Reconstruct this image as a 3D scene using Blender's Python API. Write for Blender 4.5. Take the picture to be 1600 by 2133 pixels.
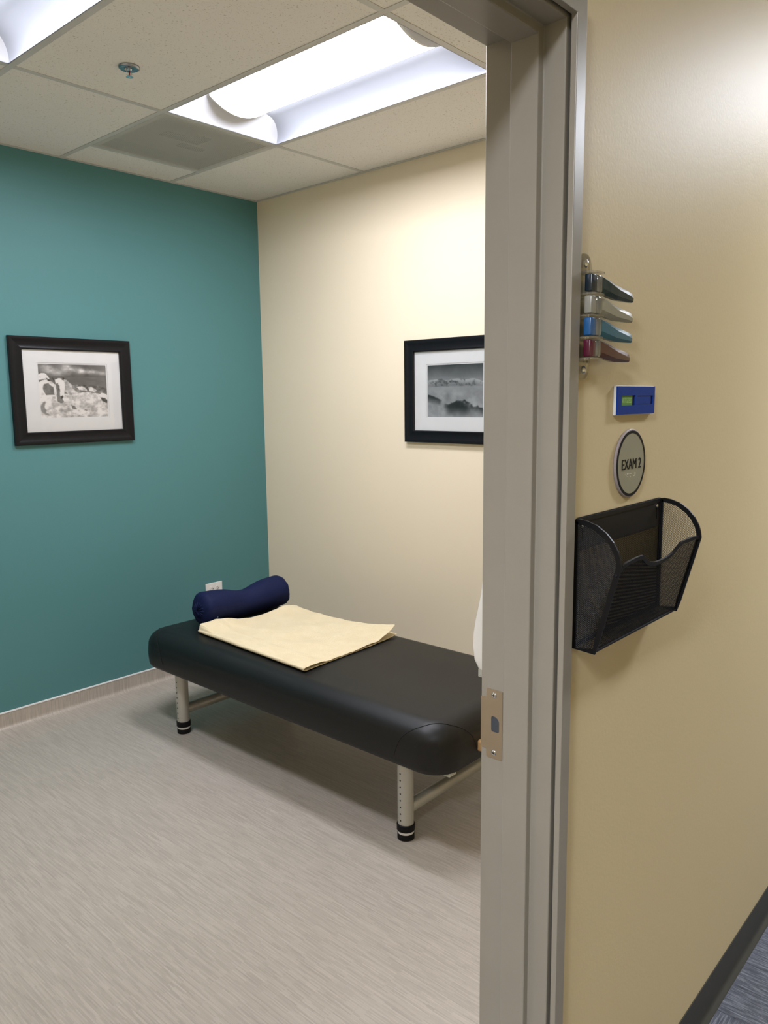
import bpy, bmesh, math, random
import numpy as np
from mathutils import Vector, Matrix

for o in list(bpy.data.objects): bpy.data.objects.remove(o)
S = bpy.context.scene
COL = S.collection
PI = math.pi
random.seed(7); RNG = np.random.default_rng(7)

# ------------------------------------------------------------------ camera
F_PX, YAW, PITCH, ROLL = 1625.4, 0.8396, -0.1448, 0.0113
CAM = Vector((-3.1548, -3.8269, 1.5869))
fw = Vector((math.sin(YAW)*math.cos(PITCH), math.cos(YAW)*math.cos(PITCH), math.sin(PITCH)))
r0 = Vector((math.cos(YAW), -math.sin(YAW), 0)); d0 = fw.cross(r0)
rt = math.cos(ROLL)*r0 + math.sin(ROLL)*d0
dn = -math.sin(ROLL)*r0 + math.cos(ROLL)*d0
cd = bpy.data.cameras.new('camera'); cam = bpy.data.objects.new('camera', cd); COL.objects.link(cam)
m = Matrix.Identity(4)
for i in range(3):
    m[i][0] = rt[i]; m[i][1] = -dn[i]; m[i][2] = -fw[i]; m[i][3] = CAM[i]
cam.matrix_world = m
cd.sensor_fit = 'VERTICAL'; cd.sensor_height = 36.0; cd.lens = F_PX/2133*36.0
cd.clip_start = 0.02
S.camera = cam

# ------------------------------------------------------------------ world, exposure
w = bpy.data.worlds.new('world'); S.world = w; w.use_nodes = True
w.node_tree.nodes['Background'].inputs[0].default_value = (0.5, 0.5, 0.5, 1)
w.node_tree.nodes['Background'].inputs[1].default_value = 0.0
S.view_settings.view_transform = 'Standard'; S.view_settings.look = 'None'
S.view_settings.gamma = 1.0; S.view_settings.use_curve_mapping = False
S.view_settings.exposure = 0.0
ROOM_LIGHT = 36.5      # radiance of the room's troffer lenses
HALL_LIGHT = 100.0      # radiance of the corridor's troffer lenses

# ------------------------------------------------------------------ dimensions
H = 2.759              # ceiling
DW = -3.228            # corridor face of the door wall
DR = -3.095            # room face of the door wall
XL = -3.42             # room's other side wall
HALL_Y = -6.6; HX0, HX1 = -8.2, 3.4

# ------------------------------------------------------------------ materials
def sr(r, g, b):
    f = lambda c: (c/255/12.92) if c/255 <= 0.04045 else ((c/255+0.055)/1.055)**2.4
    return (f(r), f(g), f(b))

class NT:
    """tiny node-tree helper"""
    def __init__(s, name):
        s.m = bpy.data.materials.new(name); s.m.use_nodes = True
        s.n = s.m.node_tree.nodes; s.l = s.m.node_tree.links
        s.bsdf = s.n['Principled BSDF']; s.out = s.n['Material Output']
    def new(s, t, **kw):
        n = s.n.new(t)
        for k, v in kw.items(): setattr(n, k, v)
        return n
    def link(s, a, b): s.l.new(a, b)
    def math(s, op, a, b=None, clamp=False):
        n = s.new('ShaderNodeMath', operation=op, use_clamp=clamp)
        for i, v in enumerate((a, b)):
            if v is None: continue
            if isinstance(v, (int, float)): n.inputs[i].default_value = v
            else: s.link(v, n.inputs[i])
        return n.outputs[0]
    def pos(s): return s.new('ShaderNodeNewGeometry').outputs['Position']
    def obj(s): return s.new('ShaderNodeTexCoord').outputs['Object']
    def mapping(s, v, scale=(1, 1, 1), rot=(0, 0, 0), loc=(0, 0, 0)):
        n = s.new('ShaderNodeMapping'); s.link(v, n.inputs[0])
        n.inputs['Scale'].default_value = scale; n.inputs['Rotation'].default_value = rot
        n.inputs['Location'].default_value = loc
        return n.outputs[0]
    def noise(s, v, scale, detail=2.0, rough=0.5, dist=0.0):
        n = s.new('ShaderNodeTexNoise'); s.link(v, n.inputs['Vector'])
        n.inputs['Scale'].default_value = scale; n.inputs['Detail'].default_value = detail
        n.inputs['Roughness'].default_value = rough; n.inputs['Distortion'].default_value = dist
        return n.outputs['Fac']
    def ramp(s, v, stops):
        n = s.new('ShaderNodeValToRGB'); s.link(v, n.inputs[0])
        e = n.color_ramp.elements
        while len(e) < len(stops): e.new(0.5)
        for i, (p, c) in enumerate(stops):
            e[i].position = p; e[i].color = (*c, 1) if len(c) == 3 else c
        return n.outputs[0]
    def mix(s, f, a, b, blend='MIX'):
        n = s.new('ShaderNodeMix', data_type='RGBA', blend_type=blend)
        for k, v in ((0, f), (6, a), (7, b)):
            if isinstance(v, (int, float)): n.inputs[k].default_value = v
            elif isinstance(v, tuple): n.inputs[k].default_value = (*v, 1)
            else: s.link(v, n.inputs[k])
        return n.outputs[2]
    def bump(s, h, strength, dist=0.001):
        n = s.new('ShaderNodeBump'); n.inputs['Strength'].default_value = strength
        n.inputs['Distance'].default_value = dist; s.link(h, n.inputs['Height'])
        s.link(n.outputs[0], s.bsdf.inputs['Normal'])
    def set(s, **kw):
        for k, v in kw.items():
            i = s.bsdf.inputs[k.replace('_', ' ')]
            if isinstance(v, (int, float)): i.default_value = v
            elif isinstance(v, tuple): i.default_value = (*v, 1) if len(v) == 3 else v
            else: s.link(v, i)
        return s.m

def plain(name, col, rough=0.5, metal=0.0, spec=0.5, var=0.05, vs=8.0, **kw):
    """a plain colour with a little procedural unevenness"""
    t = NT(name); p = t.obj(); n = t.noise(p, vs, 3)
    c1 = tuple(c*(1-var) for c in col); c2 = tuple(min(1, c*(1+var)) for c in col)
    t.set(Base_Color=t.ramp(n, [(0.3, c1), (0.7, c2)]), Roughness=rough, Metallic=metal)
    t.bsdf.inputs['Specular IOR Level'].default_value = spec
    return t.set(**kw)

def wall_paint(name, col, rough, bump=0.12, scale=170, spec=0.3):
    t = NT(name); p = t.pos()
    big = t.noise(p, 1.3, 2); fine = t.noise(p, scale, 3, 0.6)
    t.set(Base_Color=t.mix(big, tuple(c*0.97 for c in col), tuple(c*1.03 for c in col)),
          Roughness=t.math('ADD', t.math('MULTIPLY', fine, 0.06), rough-0.03))
    t.bsdf.inputs['Specular IOR Level'].default_value = spec
    t.bump(fine, bump, 0.0012)
    return t.m

def strip_floor(name, mode):
    """woven-look sheet vinyl: thin random strips along Y; mode carries them up a cove"""
    t = NT(name); p = t.pos()
    sep = t.new('ShaderNodeSeparateXYZ'); t.link(p, sep.inputs[0])
    x, y, z = sep.outputs
    u = t.math('ADD', y, z) if mode == 'back' else y
    v = t.math('ADD', x, z) if mode == 'right' else x
    cmb = t.new('ShaderNodeCombineXYZ'); t.link(u, cmb.inputs[0]); t.link(v, cmb.inputs[1])
    def bricks(wd, ht, off, mortar):
        b = t.new('ShaderNodeTexBrick'); t.link(t.mapping(cmb.outputs[0], loc=off), b.inputs['Vector'])
        b.offset = 0.37; b.offset_frequency = 2; b.squash = 1.0
        b.inputs['Color1'].default_value = (0, 0, 0, 1); b.inputs['Color2'].default_value = (1, 1, 1, 1)
        b.inputs['Mortar'].default_value = (0.45, 0.45, 0.45, 1)
        b.inputs['Scale'].default_value = 1.0; b.inputs['Mortar Size'].default_value = mortar
        b.inputs['Mortar Smooth'].default_value = 0.3; b.inputs['Bias'].default_value = 0.0
        b.inputs['Brick Width'].default_value = wd; b.inputs['Row Height'].default_value = ht
        return b.outputs['Color']
    a = bricks(0.065, 0.0036, (0, 0, 0), 0.0003); b = bricks(0.12, 0.0052, (0.37, 0.0021, 0), 0.0003)
    st = t.noise(t.mapping(cmb.outputs[0], scale=(16, 300, 1)), 1.0, 3, 0.6)
    sp = t.noise(t.mapping(cmb.outputs[0], scale=(300, 600, 1)), 1.0, 1)
    f = t.mix(0.45, t.mix(0.4, a, b), st); f = t.mix(0.12, f, sp)
    lo, mid, hi = sr(162, 153, 143), sr(176, 167, 156), sr(191, 182, 171)
    c = t.ramp(f, [(0.25, lo), (0.5, mid), (0.78, hi)])
    blot = t.noise(p, 2.2, 2)
    c = t.mix(t.math('MULTIPLY', blot, 0.1), c, sr(150, 142, 134))
    t.set(Base_Color=c, Roughness=0.36); t.bsdf.inputs['Specular IOR Level'].default_value = 0.5
    t.bump(f, 0.12, 0.0006)
    return t.m

def carpet_mat():
    t = NT('carpet'); p = t.obj()
    a = t.noise(t.mapping(p, scale=(11, 330, 20)), 1.0, 4, 0.65)
    b = t.noise(t.mapping(p, scale=(22, 120, 20), loc=(3, 1, 0)), 1.0, 3, 0.6)
    f = t.mix(0.4, a, b)
    t.set(Base_Color=t.ramp(f, [(0.3, sr(38, 39, 44)), (0.48, sr(78, 80, 88)), (0.62, sr(122, 124, 132)), (0.75, sr(160, 160, 166))]), Roughness=0.95)
    t.bump(f, 0.5, 0.003)
    return t.m

def tile_mat():
    t = NT('ceiling_tile'); p = t.pos()
    n1 = t.noise(t.mapping(p, scale=(1, 1.5, 1)), 125, 2, 0.5, 0.6)
    n2 = t.noise(t.mapping(p, scale=(1, 1, 1), loc=(4, 2, 1)), 240, 2)
    s1 = t.ramp(n1, [(0.635, (0, 0, 0)), (0.69, (1, 1, 1))])
    s2 = t.ramp(n2, [(0.66, (0, 0, 0)), (0.74, (0.6, 0.6, 0.6))])
    s = t.mix(1.0, s1, s2, 'LIGHTEN')
    t.set(Base_Color=t.mix(s, (0.83, 0.795, 0.755), (0.52, 0.485, 0.44)), Roughness=0.9)
    t.bump(t.math('SUBTRACT', 1.0, s), 0.35, 0.0015)
    return t.m

def emit(name, col, strength):
    t = NT(name); e = t.new('ShaderNodeEmission'); e.inputs[0].default_value = (*col, 1); e.inputs[1].default_value = strength
    t.link(e.outputs[0], t.out.inputs[0]); return t.m

def clear_plastic(name, tint=(1, 1, 1), rough=0.08, gloss=0.12, body=0.0, bodycol=(1, 1, 1)):
    """see-through acrylic: tinted transparency, a gloss coat and some milky body"""
    t = NT(name)
    tr = t.new('ShaderNodeBsdfTransparent'); tr.inputs[0].default_value = (*tint, 1)
    gl = t.new('ShaderNodeBsdfGlossy'); gl.inputs['Roughness'].default_value = rough
    gl.inputs['Color'].default_value = (1, 1, 1, 1)
    df = t.new('ShaderNodeBsdfDiffuse'); df.inputs[0].default_value = (*bodycol, 1)
    m1 = t.new('ShaderNodeMixShader'); m1.inputs[0].default_value = body
    t.link(tr.outputs[0], m1.inputs[1]); t.link(df.outputs[0], m1.inputs[2])
    lw = t.new('ShaderNodeLayerWeight'); lw.inputs[0].default_value = 0.35
    f = t.math('ADD', t.math('MULTIPLY', lw.outputs['Fresnel'], 0.6), gloss*0.4, True)
    m2 = t.new('ShaderNodeMixShader'); t.link(f, m2.inputs[0])
    t.link(m1.outputs[0], m2.inputs[1]); t.link(gl.outputs[0], m2.inputs[2])
    t.link(m2.outputs[0], t.out.inputs[0])
    return t.m

M = {}
M['teal'] = wall_paint('teal_paint', sr(84, 133, 135), 0.5)
M['cream'] = wall_paint('cream_paint', sr(236, 222, 196), 0.48)
M['hallpaint'] = wall_paint('corridor_paint', sr(213, 197, 158), 0.48, 0.22, 140, 0.07)
M['white'] = plain('white_enamel', (0.80, 0.80, 0.80), 0.4)
M['floor'] = strip_floor('sheet_vinyl', 'floor')
M['cove_back'] = strip_floor('cove_vinyl_end', 'back')
M['cove_right'] = strip_floor('cove_vinyl_side', 'right')
M['carpet'] = carpet_mat()
M['tile'] = tile_mat()
M['tee'] = plain('grid_paint', (0.58, 0.565, 0.54), 0.5)
M['frame'] = plain('grey_frame_enamel', sr(147, 141, 129), 0.32, var=0.03)
M['rubber'] = plain('base_rubber', sr(56, 56, 50), 0.5)
M['blackvinyl'] = None
M['steel'] = plain('silver_leg_paint', sr(182, 180, 172), 0.38, 0.35)
M['satin'] = plain('satin_nickel', sr(166, 150, 128), 0.42, 0.65)
M['chrome'] = plain('chrome', (0.75, 0.77, 0.80), 0.15, 1.0)
M['blackplastic'] = plain('black_plastic', (0.008, 0.008, 0.009), 0.5, spec=0.15)
M['blackwood'] = plain('black_lacquer', (0.006, 0.006, 0.008), 0.33, spec=0.25)
M['blackmetal'] = plain('black_wire_enamel', (0.006, 0.006, 0.007), 0.45, spec=0.22)
M['mat'] = plain('mat_board', (0.82, 0.82, 0.82), 0.8, var=0.02)
M['dark'] = plain('dark_void', (0.01, 0.01, 0.012), 0.8)

def vinyl():
    t = NT('black_vinyl'); p = t.obj(); n = t.noise(p, 420, 3); b = t.noise(p, 3, 2)
    t.set(Base_Color=(0.0022, 0.0024, 0.0030), Roughness=t.math('ADD', t.math('MULTIPLY', b, 0.06), 0.44))
    t.bsdf.inputs['Specular IOR Level'].default_value = 0.45
    t.bump(n, 0.10, 0.0006); return t.m
M['blackvinyl'] = vinyl()

def towel_mat():
    t = NT('terry_cloth'); p = t.obj()
    n = t.noise(p, 260, 3, 0.7); b = t.noise(p, 14, 3)
    sep = t.new('ShaderNodeSeparateXYZ'); t.link(p, sep.inputs[0])
    wv = t.math('SINE', t.math('MULTIPLY', sep.outputs[0], 780.0))
    c = t.mix(b, sr(222, 204, 164), sr(238, 224, 190))
    c = t.mix(t.math('MULTIPLY', n, 0.25), c, sr(214, 190, 145))
    t.set(Base_Color=c, Roughness=0.95); t.bsdf.inputs['Sheen Weight'].default_value = 0.25
    t.bump(t.math('ADD', n, t.math('MULTIPLY', wv, 0.25)), 0.55, 0.003); return t.m
M['towel'] = towel_mat()

def cloth(name, col, scale=500):
    t = NT(name); p = t.obj(); n = t.noise(p, scale, 2); b = t.noise(p, 18, 3)
    t.set(Base_Color=t.mix(b, tuple(c*0.85 for c in col), tuple(c*1.15 for c in col)), Roughness=0.7)
    t.bsdf.inputs['Specular IOR Level'].default_value = 0.2
    t.bump(t.math('ADD', t.math('MULTIPLY', n, 0.3), b), 0.35, 0.004); return t.m
M['navy'] = cloth('navy_cloth', sr(14, 24, 62))

def wood_mat():
    t = NT('tan_wood'); p = t.obj(); n = t.noise(t.mapping(p, scale=(4, 60, 60)), 1.5, 4)
    return t.set(Base_Color=t.mix(n, sr(180, 140, 92), sr(216, 180, 128)), Roughness=0.5)
M['wood'] = wood_mat()

def perforated():
    """vent face: sheet metal with rows of round punched holes"""
    t = NT('perforated_sheet'); p = t.pos()
    sep = t.new('ShaderNodeSeparateXYZ'); t.link(p, sep.inputs[0])
    pitch = 0.0068
    fx = t.math('SUBTRACT', t.math('FRACT', t.math('DIVIDE', sep.outputs[0], pitch)), 0.5)
    fy = t.math('SUBTRACT', t.math('FRACT', t.math('DIVIDE', sep.outputs[1], pitch)), 0.5)
    r2 = t.math('ADD', t.math('MULTIPLY', fx, fx), t.math('MULTIPLY', fy, fy))
    hole = t.math('GREATER_THAN', r2, 0.085)
    t.set(Base_Color=sr(198, 194, 187), Roughness=0.5, Alpha=hole); return t.m
M['perf'] = perforated()
M['duct'] = plain('duct_paint', sr(165, 162, 155), 0.6)

# ------------------------------------------------------------------ mesh helpers
ORG = {}                      # world origin of every root
def root(name, loc, label=None, cat=None, group=None, kind=None):
    o = bpy.data.objects.new(name, None); COL.objects.link(o); o.location = loc
    o.empty_display_size = 0.1
    ORG[o.name] = Vector(loc); tag(o, label, cat, group, kind); return o
def tag(o, label=None, cat=None, group=None, kind=None):
    if label: o['label'] = label
    if cat: o['category'] = cat
    if group: o['group'] = group
    if kind: o['kind'] = kind
    return o
def mk(name, verts, faces, mat, parent=None, smooth=False, label=None, kind=None, uvfix=True):
    """world-space verts -> object with its origin at the parent's origin (or at its own base)"""
    if parent is not None: org = ORG[parent.name]
    else:
        a = np.array(verts); org = Vector(((a[:, 0].min()+a[:, 0].max())/2, (a[:, 1].min()+a[:, 1].max())/2, a[:, 2].min()))
    me = bpy.data.meshes.new(name)
    me.from_pydata([(v[0]-org[0], v[1]-org[1], v[2]-org[2]) for v in verts], [], faces)
    bm = bmesh.new(); bm.from_mesh(me); bmesh.ops.recalc_face_normals(bm, faces=bm.faces); bm.to_mesh(me); bm.free()
    if smooth:
        me.polygons.foreach_set('use_smooth', [True]*len(me.polygons))
    me.materials.append(mat)
    o = bpy.data.objects.new(name, me); COL.objects.link(o)
    if parent is not None:
        o.parent = parent; o.location = (0, 0, 0)
    else: o.location = org
    ORG[o.name] = org
    if label: o['label'] = label
    if kind: o['kind'] = kind
    return o

class G:
    """collects shapes (world coordinates) into one mesh"""
    def __init__(s): s.v = []; s.f = []
    def add(s, v, f):
        n = len(s.v); s.v += [tuple(p) for p in v]; s.f += [tuple(i+n for i in q) for q in f]; return s
    def box(s, x0, x1, y0, y1, z0, z1, bev=0.0):
        if bev <= 0:
            v = [(x, y, z) for x in (x0, x1) for y in (y0, y1) for z in (z0, z1)]
            return s.add(v, [(0, 1, 3, 2), (4, 6, 7, 5), (0, 4, 5, 1), (2, 3, 7, 6), (0, 2, 6, 4), (1, 5, 7, 3)])
        bm = bmesh.new(); bmesh.ops.create_cube(bm, size=1)
        for q in bm.verts: q.co = ((x0+x1)/2+q.co.x*(x1-x0), (y0+y1)/2+q.co.y*(y1-y0), (z0+z1)/2+q.co.z*(z1-z0))
        bmesh.ops.bevel(bm, geom=bm.edges[:], offset=bev, segments=2, affect='EDGES', profile=0.5)
        bm.verts.index_update()
        s.add([q.co[:] for q in bm.verts], [[q.index for q in f.verts] for f in bm.faces]); bm.free(); return s
    def rings(s, rs, cap0=True, cap1=True, closed=True):
        n = len(rs[0]); v = [p for r in rs for p in r]; f = []
        for i in range(len(rs)-1):
            for j in range(n if closed else n-1):
                k = (j+1) % n
                f.append((i*n+j, i*n+k, (i+1)*n+k, (i+1)*n+j))
        if cap0: f.append(tuple(range(n))[::-1])
        if cap1: f.append(tuple(range((len(rs)-1)*n, len(rs)*n)))
        return s.add(v, f)
    def lathe(s, prof, c, axis=(0, 0, 1), n=24):
        """prof: (radius, offset along axis) from point c"""
        ax = Vector(axis).normalized(); a = ax.orthogonal().normalized(); b = ax.cross(a); c = Vector(c)
        rs = [[tuple(c+ax*h+(a*math.cos(t)+b*math.sin(t))*max(r, 1e-5)) for t in [2*PI*k/n for k in range(n)]] for r, h in prof]
        return s.rings(rs)
    def cyl(s, p0, p1, r, n=16):
        p0 = Vector(p0); p1 = Vector(p1); return s.lathe([(r, 0), (r, (p1-p0).length)], p0, p1-p0, n)
    def tube(s, path, r, n=8, closed=False):
        P = [Vector(p) for p in path]; rs = []; up = None; L = len(P)
        for i, p in enumerate(P):
            if closed: t = P[(i+1) % L]-P[i-1]
            else: t = (P[min(i+1, L-1)]-P[max(i-1, 0)])
            t.normalize()
            if up is None: up = t.orthogonal().normalized()
            up = (up-t*up.dot(t)).normalized(); b = t.cross(up)
            rs.append([tuple(p+(up*math.cos(a)+b*math.sin(a))*r) for a in [2*PI*k/n for k in range(n)]])
        if closed: rs.append(rs[0]); return s.rings(rs, False, False)
        return s.rings(rs)
    def band(s, path, nrm, half_w, half_t, closed=False):
        """flat strip along a planar path: half_w in the plane, half_t along nrm"""
        P = [Vector(p) for p in path]; nrm = Vector(nrm).normalized(); L = len(P); rs = []
        for i, p in enumerate(P):
            t = (P[(i+1) % L]-P[i-1]) if closed else (P[min(i+1, L-1)]-P[max(i-1, 0)])
            t.normalize(); sd = t.cross(nrm).normalized()
            rs.append([tuple(p+sd*a*half_w+nrm*b*half_t) for a, b in ((-1, -1), (1, -1), (1, 1), (-1, 1))])
        if closed: rs.append(rs[0]); return s.rings(rs, False, False)
        return s.rings(rs)
    def build(s, name, mat, parent=None, smooth=False, label=None, kind=None):
        return mk(name, s.v, s.f, mat, parent, smooth, label, kind)

def shade_auto(o, ang=35):
    me = o.data; me.polygons.foreach_set('use_smooth', [True]*len(me.polygons))
    bm = bmesh.new(); bm.from_mesh(me)
    for e in bm.edges:
        e.smooth = not (len(e.link_faces) == 2 and e.calc_face_angle(0) > math.radians(ang))
    bm.to_mesh(me); bm.free(); return o

def round_poly(pts, r, seg=3):
    """round the corners of a closed 2-D polygon"""
    out = []; n = len(pts)
    for i in range(n):
        p = Vector(pts[i]); a = Vector(pts[i-1]); b = Vector(pts[(i+1) % n])
        da = (a-p); db = (b-p); rr = min(r, da.length*0.45, db.length*0.45)
        p0 = p+da.normalized()*rr; p1 = p+db.normalized()*rr
        for k in range(seg+1):
            t = k/seg; out.append(tuple(p0*(1-t)**2+p*2*t*(1-t)+p1*t*t))
    return out

def extrude_poly(name, loops, to3d, t0, t1, mat, parent, label=None):
    """2-D outline with holes, extruded between t0 and t1; to3d(a, b, t)"""
    bm = bmesh.new(); edges = []
    for lp in loops:
        vs = [bm.verts.new((p[0], p[1], 0)) for p in lp]
        edges += [bm.edges.new((vs[i], vs[(i+1) % len(vs)])) for i in range(len(vs))]
    bmesh.ops.triangle_fill(bm, edges=edges, use_beauty=True)
    ex = bmesh.ops.extrude_face_region(bm, geom=bm.faces[:])
    for e in ex['geom']:
        if isinstance(e, bmesh.types.BMVert): e.co.z = 1
    bm.verts.index_update()
    v = [to3d(q.co.x, q.co.y, t0 if q.co.z < 0.5 else t1) for q in bm.verts]
    f = [[q.index for q in fc.verts] for fc in bm.faces]; bm.free()
    return mk(name, v, f, mat, parent, False, label)

def text_mesh(name, body, cx, cz, y, width, height, mat, parent, depth=0.0006, bold=0.0, label=None):
    cu = bpy.data.curves.new(name, 'FONT'); cu.body = body; cu.align_x = 'CENTER'; cu.align_y = 'CENTER'
    cu.extrude = 0.05; cu.offset = bold; cu.resolution_u = 3
    to = bpy.data.objects.new(name+'_tmp', cu); COL.objects.link(to)
    bpy.context.view_layer.update()
    me = bpy.data.meshes.new_from_object(to.evaluated_get(bpy.context.evaluated_depsgraph_get()))
    v = np.array([q.co[:] for q in me.vertices]); f = [list(p.vertices) for p in me.polygons]
    bpy.data.objects.remove(to); bpy.data.curves.remove(cu); bpy.data.meshes.remove(me)
    lo = v.min(0); hi = v.max(0); u = (v-lo)/(hi-lo)
    V = [(cx+(a-0.5)*width, y-c*depth, cz+(b-0.5)*height) for a, b, c in u]
    return mk(name, V, f, mat, parent, False, label)

# ================================================================== SETTING
def structure(g, name, mat, label=None):
    o = g.build(name, mat); o['kind'] = 'structure'
    if label: o['label'] = label
    return o
structure(G().box(XL-0.1, 0.1, DR-0.066, 0.1, -0.1, 0), 'floor', M['floor'], 'grey-beige strip-patterned sheet vinyl floor of the exam room')
structure(G().box(XL, 0.1, 0, 0.1, 0, H+0.25), 'wall_back', M['teal'], 'teal painted end wall of the exam room')
structure(G().box(0, 0.1, DR, 0, 0, H+0.25), 'wall_right', M['cream'], 'cream painted long wall beside the bench')
structure(G().box(XL-0.1, XL, DR, 0.1, 0, H+0.25), 'wall_left', M['cream'], 'cream painted side wall of the exam room')
XO0, XO1, ZO = -3.018, -2.067, 2.138
g = G()
g.box(HX0, XO0, DW, DR, 0, H+0.25); g.box(XO1, HX1, DW, DR, 0, H+0.25); g.box(XO0, XO1, DW, DR, ZO, H+0.25)
structure(g, 'wall_front', M['hallpaint'], 'tan painted corridor wall around the doorway')
structure(G().box(HX0, HX1, HALL_Y-0.1, HALL_Y, 0, H+0.25), 'wall_corridor_side', M['hallpaint'])
structure(G().box(HX0-0.1, HX0, HALL_Y, DR, 0, H+0.25), 'wall_corridor_start', M['hallpaint'])
structure(G().box(HX1, HX1+0.1, HALL_Y, DR, 0, H+0.25), 'wall_corridor_end', M['hallpaint'])

# cove base: sheet vinyl turned up the wall under a white cap strip
def cove_profile(h, r, t):
    pr = [(0.0, h), (t, h)]
    pr += [(t+r-r*math.cos(a), r-r*math.sin(a)) for a in [PI/2*k/6 for k in range(7)]]
    return pr+[(t+r, -0.001), (0, -0.001)]
pr = cove_profile(0.080, 0.022, 0.004)
def cove(name, a0, a1, place, mat, capname):
    g = G(); g.rings([[place(d, z, a) for d, z in pr] for a in (a0, a1)]); o = g.build(name, mat); shade_auto(o); o['kind'] = 'structure'
    c = G(); cp = [(0, 0.0795), (0.0055, 0.0795), (0.006, 0.0815), (0.005, 0.0862), (0, 0.087)]
    c.rings([[place(d, z, a) for d, z in cp] for a in (a0, a1)])
    c.build('cap_strip', M['white'], o, label='thin white cap strip')
    return o
cove('baseboard_back', XL, 0.0, lambda d, z, a: (a, -d, z), M['cove_back'], 1)
cove('baseboard_right', DR, -0.004, lambda d, z, a: (-d, a, z), M['cove_right'], 2)

# corridor rubber base with a toe
pr2 = [(0, 0.103), (0.003, 0.104), (0.0035, 0.10), (0.0035, 0.022), (0.0045, 0.014), (0.008, 0.007), (0.015, 0.0035), (0.017, 0), (0, 0)]
g = G(); g.rings([[(a, DW-d, z) for d, z in pr2] for a in (-2.054, HX1)])
o = shade_auto(g.build('baseboard_corridor', M['rubber']), 40); o['kind'] = 'structure'

# corridor floor: slab with quarter-turned carpet tiles
fl = structure(G().box(HX0, HX1, HALL_Y, DR-0.066, -0.1, -0.008), 'floor_corridor', M['rubber'], 'charcoal striped carpet tile floor of the corridor')
TS = 0.5; tx0 = -1.226
tm = None; k = 0
for i in range(-8, 9):
    for j in range(0, 4):
        x0 = tx0+i*TS; y1 = DR-0.066-0.004-j*TS; 
        if x0 < HX0 or x0+TS > HX1 or y1-TS < HALL_Y: continue
        if tm is None:
            gg = G().box(-TS/2+0.0006, TS/2-0.0006, -TS/2+0.0006, TS/2-0.0006, -0.008, 0.0, 0.0008)
            tm = bpy.data.meshes.new('carpet_tile'); tm.from_pydata(gg.v, [], gg.f); tm.materials.append(M['carpet'])
        o = bpy.data.objects.new('carpet_tile', tm); COL.objects.link(o); o.parent = fl
        o.location = Vector((x0+TS/2, y1-TS/2, 0))-ORG[fl.name]
        o.rotation_euler = (0, 0, PI/2 if (i+j) % 2 == 0 else 0)

# ------------------------------------------------------------------ ceiling
ce = structure(G().box(XL-0.1, 0.1, DR, 0.1, H+0.22, H+0.3), 'ceiling', M['white'], 'suspended ceiling of speckled tiles in a metal grid')
gx = [XL, -3.045, -2.435, -1.825, -1.215, -0.605, 0.0]
gy = [DR, -2.11, -0.89, 0.0]
VX0, VX1, VY0, VY1 = -1.215, -0.605, -0.89, -0.28
def ctile(x0, x1, y0, y1):
    e = 0.004
    G().box(x0+e, x1-e, y0+e, y1-e, H+0.0022, H+0.018, 0.0015).build('ceiling_tile', M['tile'], ce)
TRO = [(-1.215, -0.605), (-2.435, -1.825)]
for i in range(len(gx)-1):
    for j in range(len(gy)-1):
        if j == 1 and (gx[i], gx[i+1]) in TRO: continue
        if j == 2 and gx[i] == VX0:
            ctile(gx[i], gx[i+1], VY1, 0.0); continue
        ctile(gx[i], gx[i+1], gy[j], gy[j+1])
TW = 0.012
def tee(x0, x1, y0, y1):
    g = G().box(x0, x1, y0, y1, H, H+0.002, 0.0005)
    if x1-x0 < y1-y0: g.box((x0+x1)/2-0.001, (x0+x1)/2+0.001, y0, y1, H+0.002, H+0.03)
    else: g.box(x0, x1, (y0+y1)/2-0.001, (y0+y1)/2+0.001, H+0.002, H+0.03)
    g.build('ceiling_tee', M['tee'], ce)
for x in gx[1:-1]: tee(x-TW, x+TW, DR, 0)
for y in gy[1:-1]:
    for i in range(len(gx)-1): tee(gx[i]+TW, gx[i+1]-TW, y-TW, y+TW)
tee(VX0+TW, VX1-TW, VY1-TW, VY1+TW)
for a in ((XL, 0, -0.02, 0), (XL, 0, DR, DR+0.02), (-0.02, 0, DR+0.02, -0.02), (XL, XL+0.02, DR+0.02, -0.02)):
    G().box(a[0], a[1], a[2], a[3], H-0.001, H+0.0015, 0.0004).build('wall_angle', M['tee'], ce)
structure(G().box(HX0, HX1, HALL_Y, DW, H+0.22, H+0.3), 'ceiling_corridor', M['white'])
HT = [(-0.19, 1.03), (-4.92, -3.70), (-7.36, -6.14)]; HY0, HY1 = -4.23, -3.62
hce = bpy.data.objects['ceiling_corridor']
xs = [HX0, -7.36, -6.14, -4.92, -3.70, -2.48, -1.30, -0.19, 1.03, 2.25, HX1]
for i in range(len(xs)-1):
    for (y0, y1) in ((HALL_Y, HY0), (HY0, HY1), (HY1, DW)):
        if (xs[i], xs[i+1]) in HT and y0 == HY0: continue
        G().box(xs[i]+.004, xs[i+1]-.004, y0+.004, y1-.004, H+0.0022, H+0.018).build('ceiling_tile', M['tile'], hce)
    for y in (HY0, HY1): G().box(xs[i]+TW, xs[i+1]-TW, y-TW, y+TW, H, H+0.002).build('ceiling_tee', M['tee'], hce)
    if i: G().box(xs[i]-TW, xs[i]+TW, HALL_Y, DW, H, H+0.002).build('ceiling_tee', M['tee'], hce)

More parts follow.
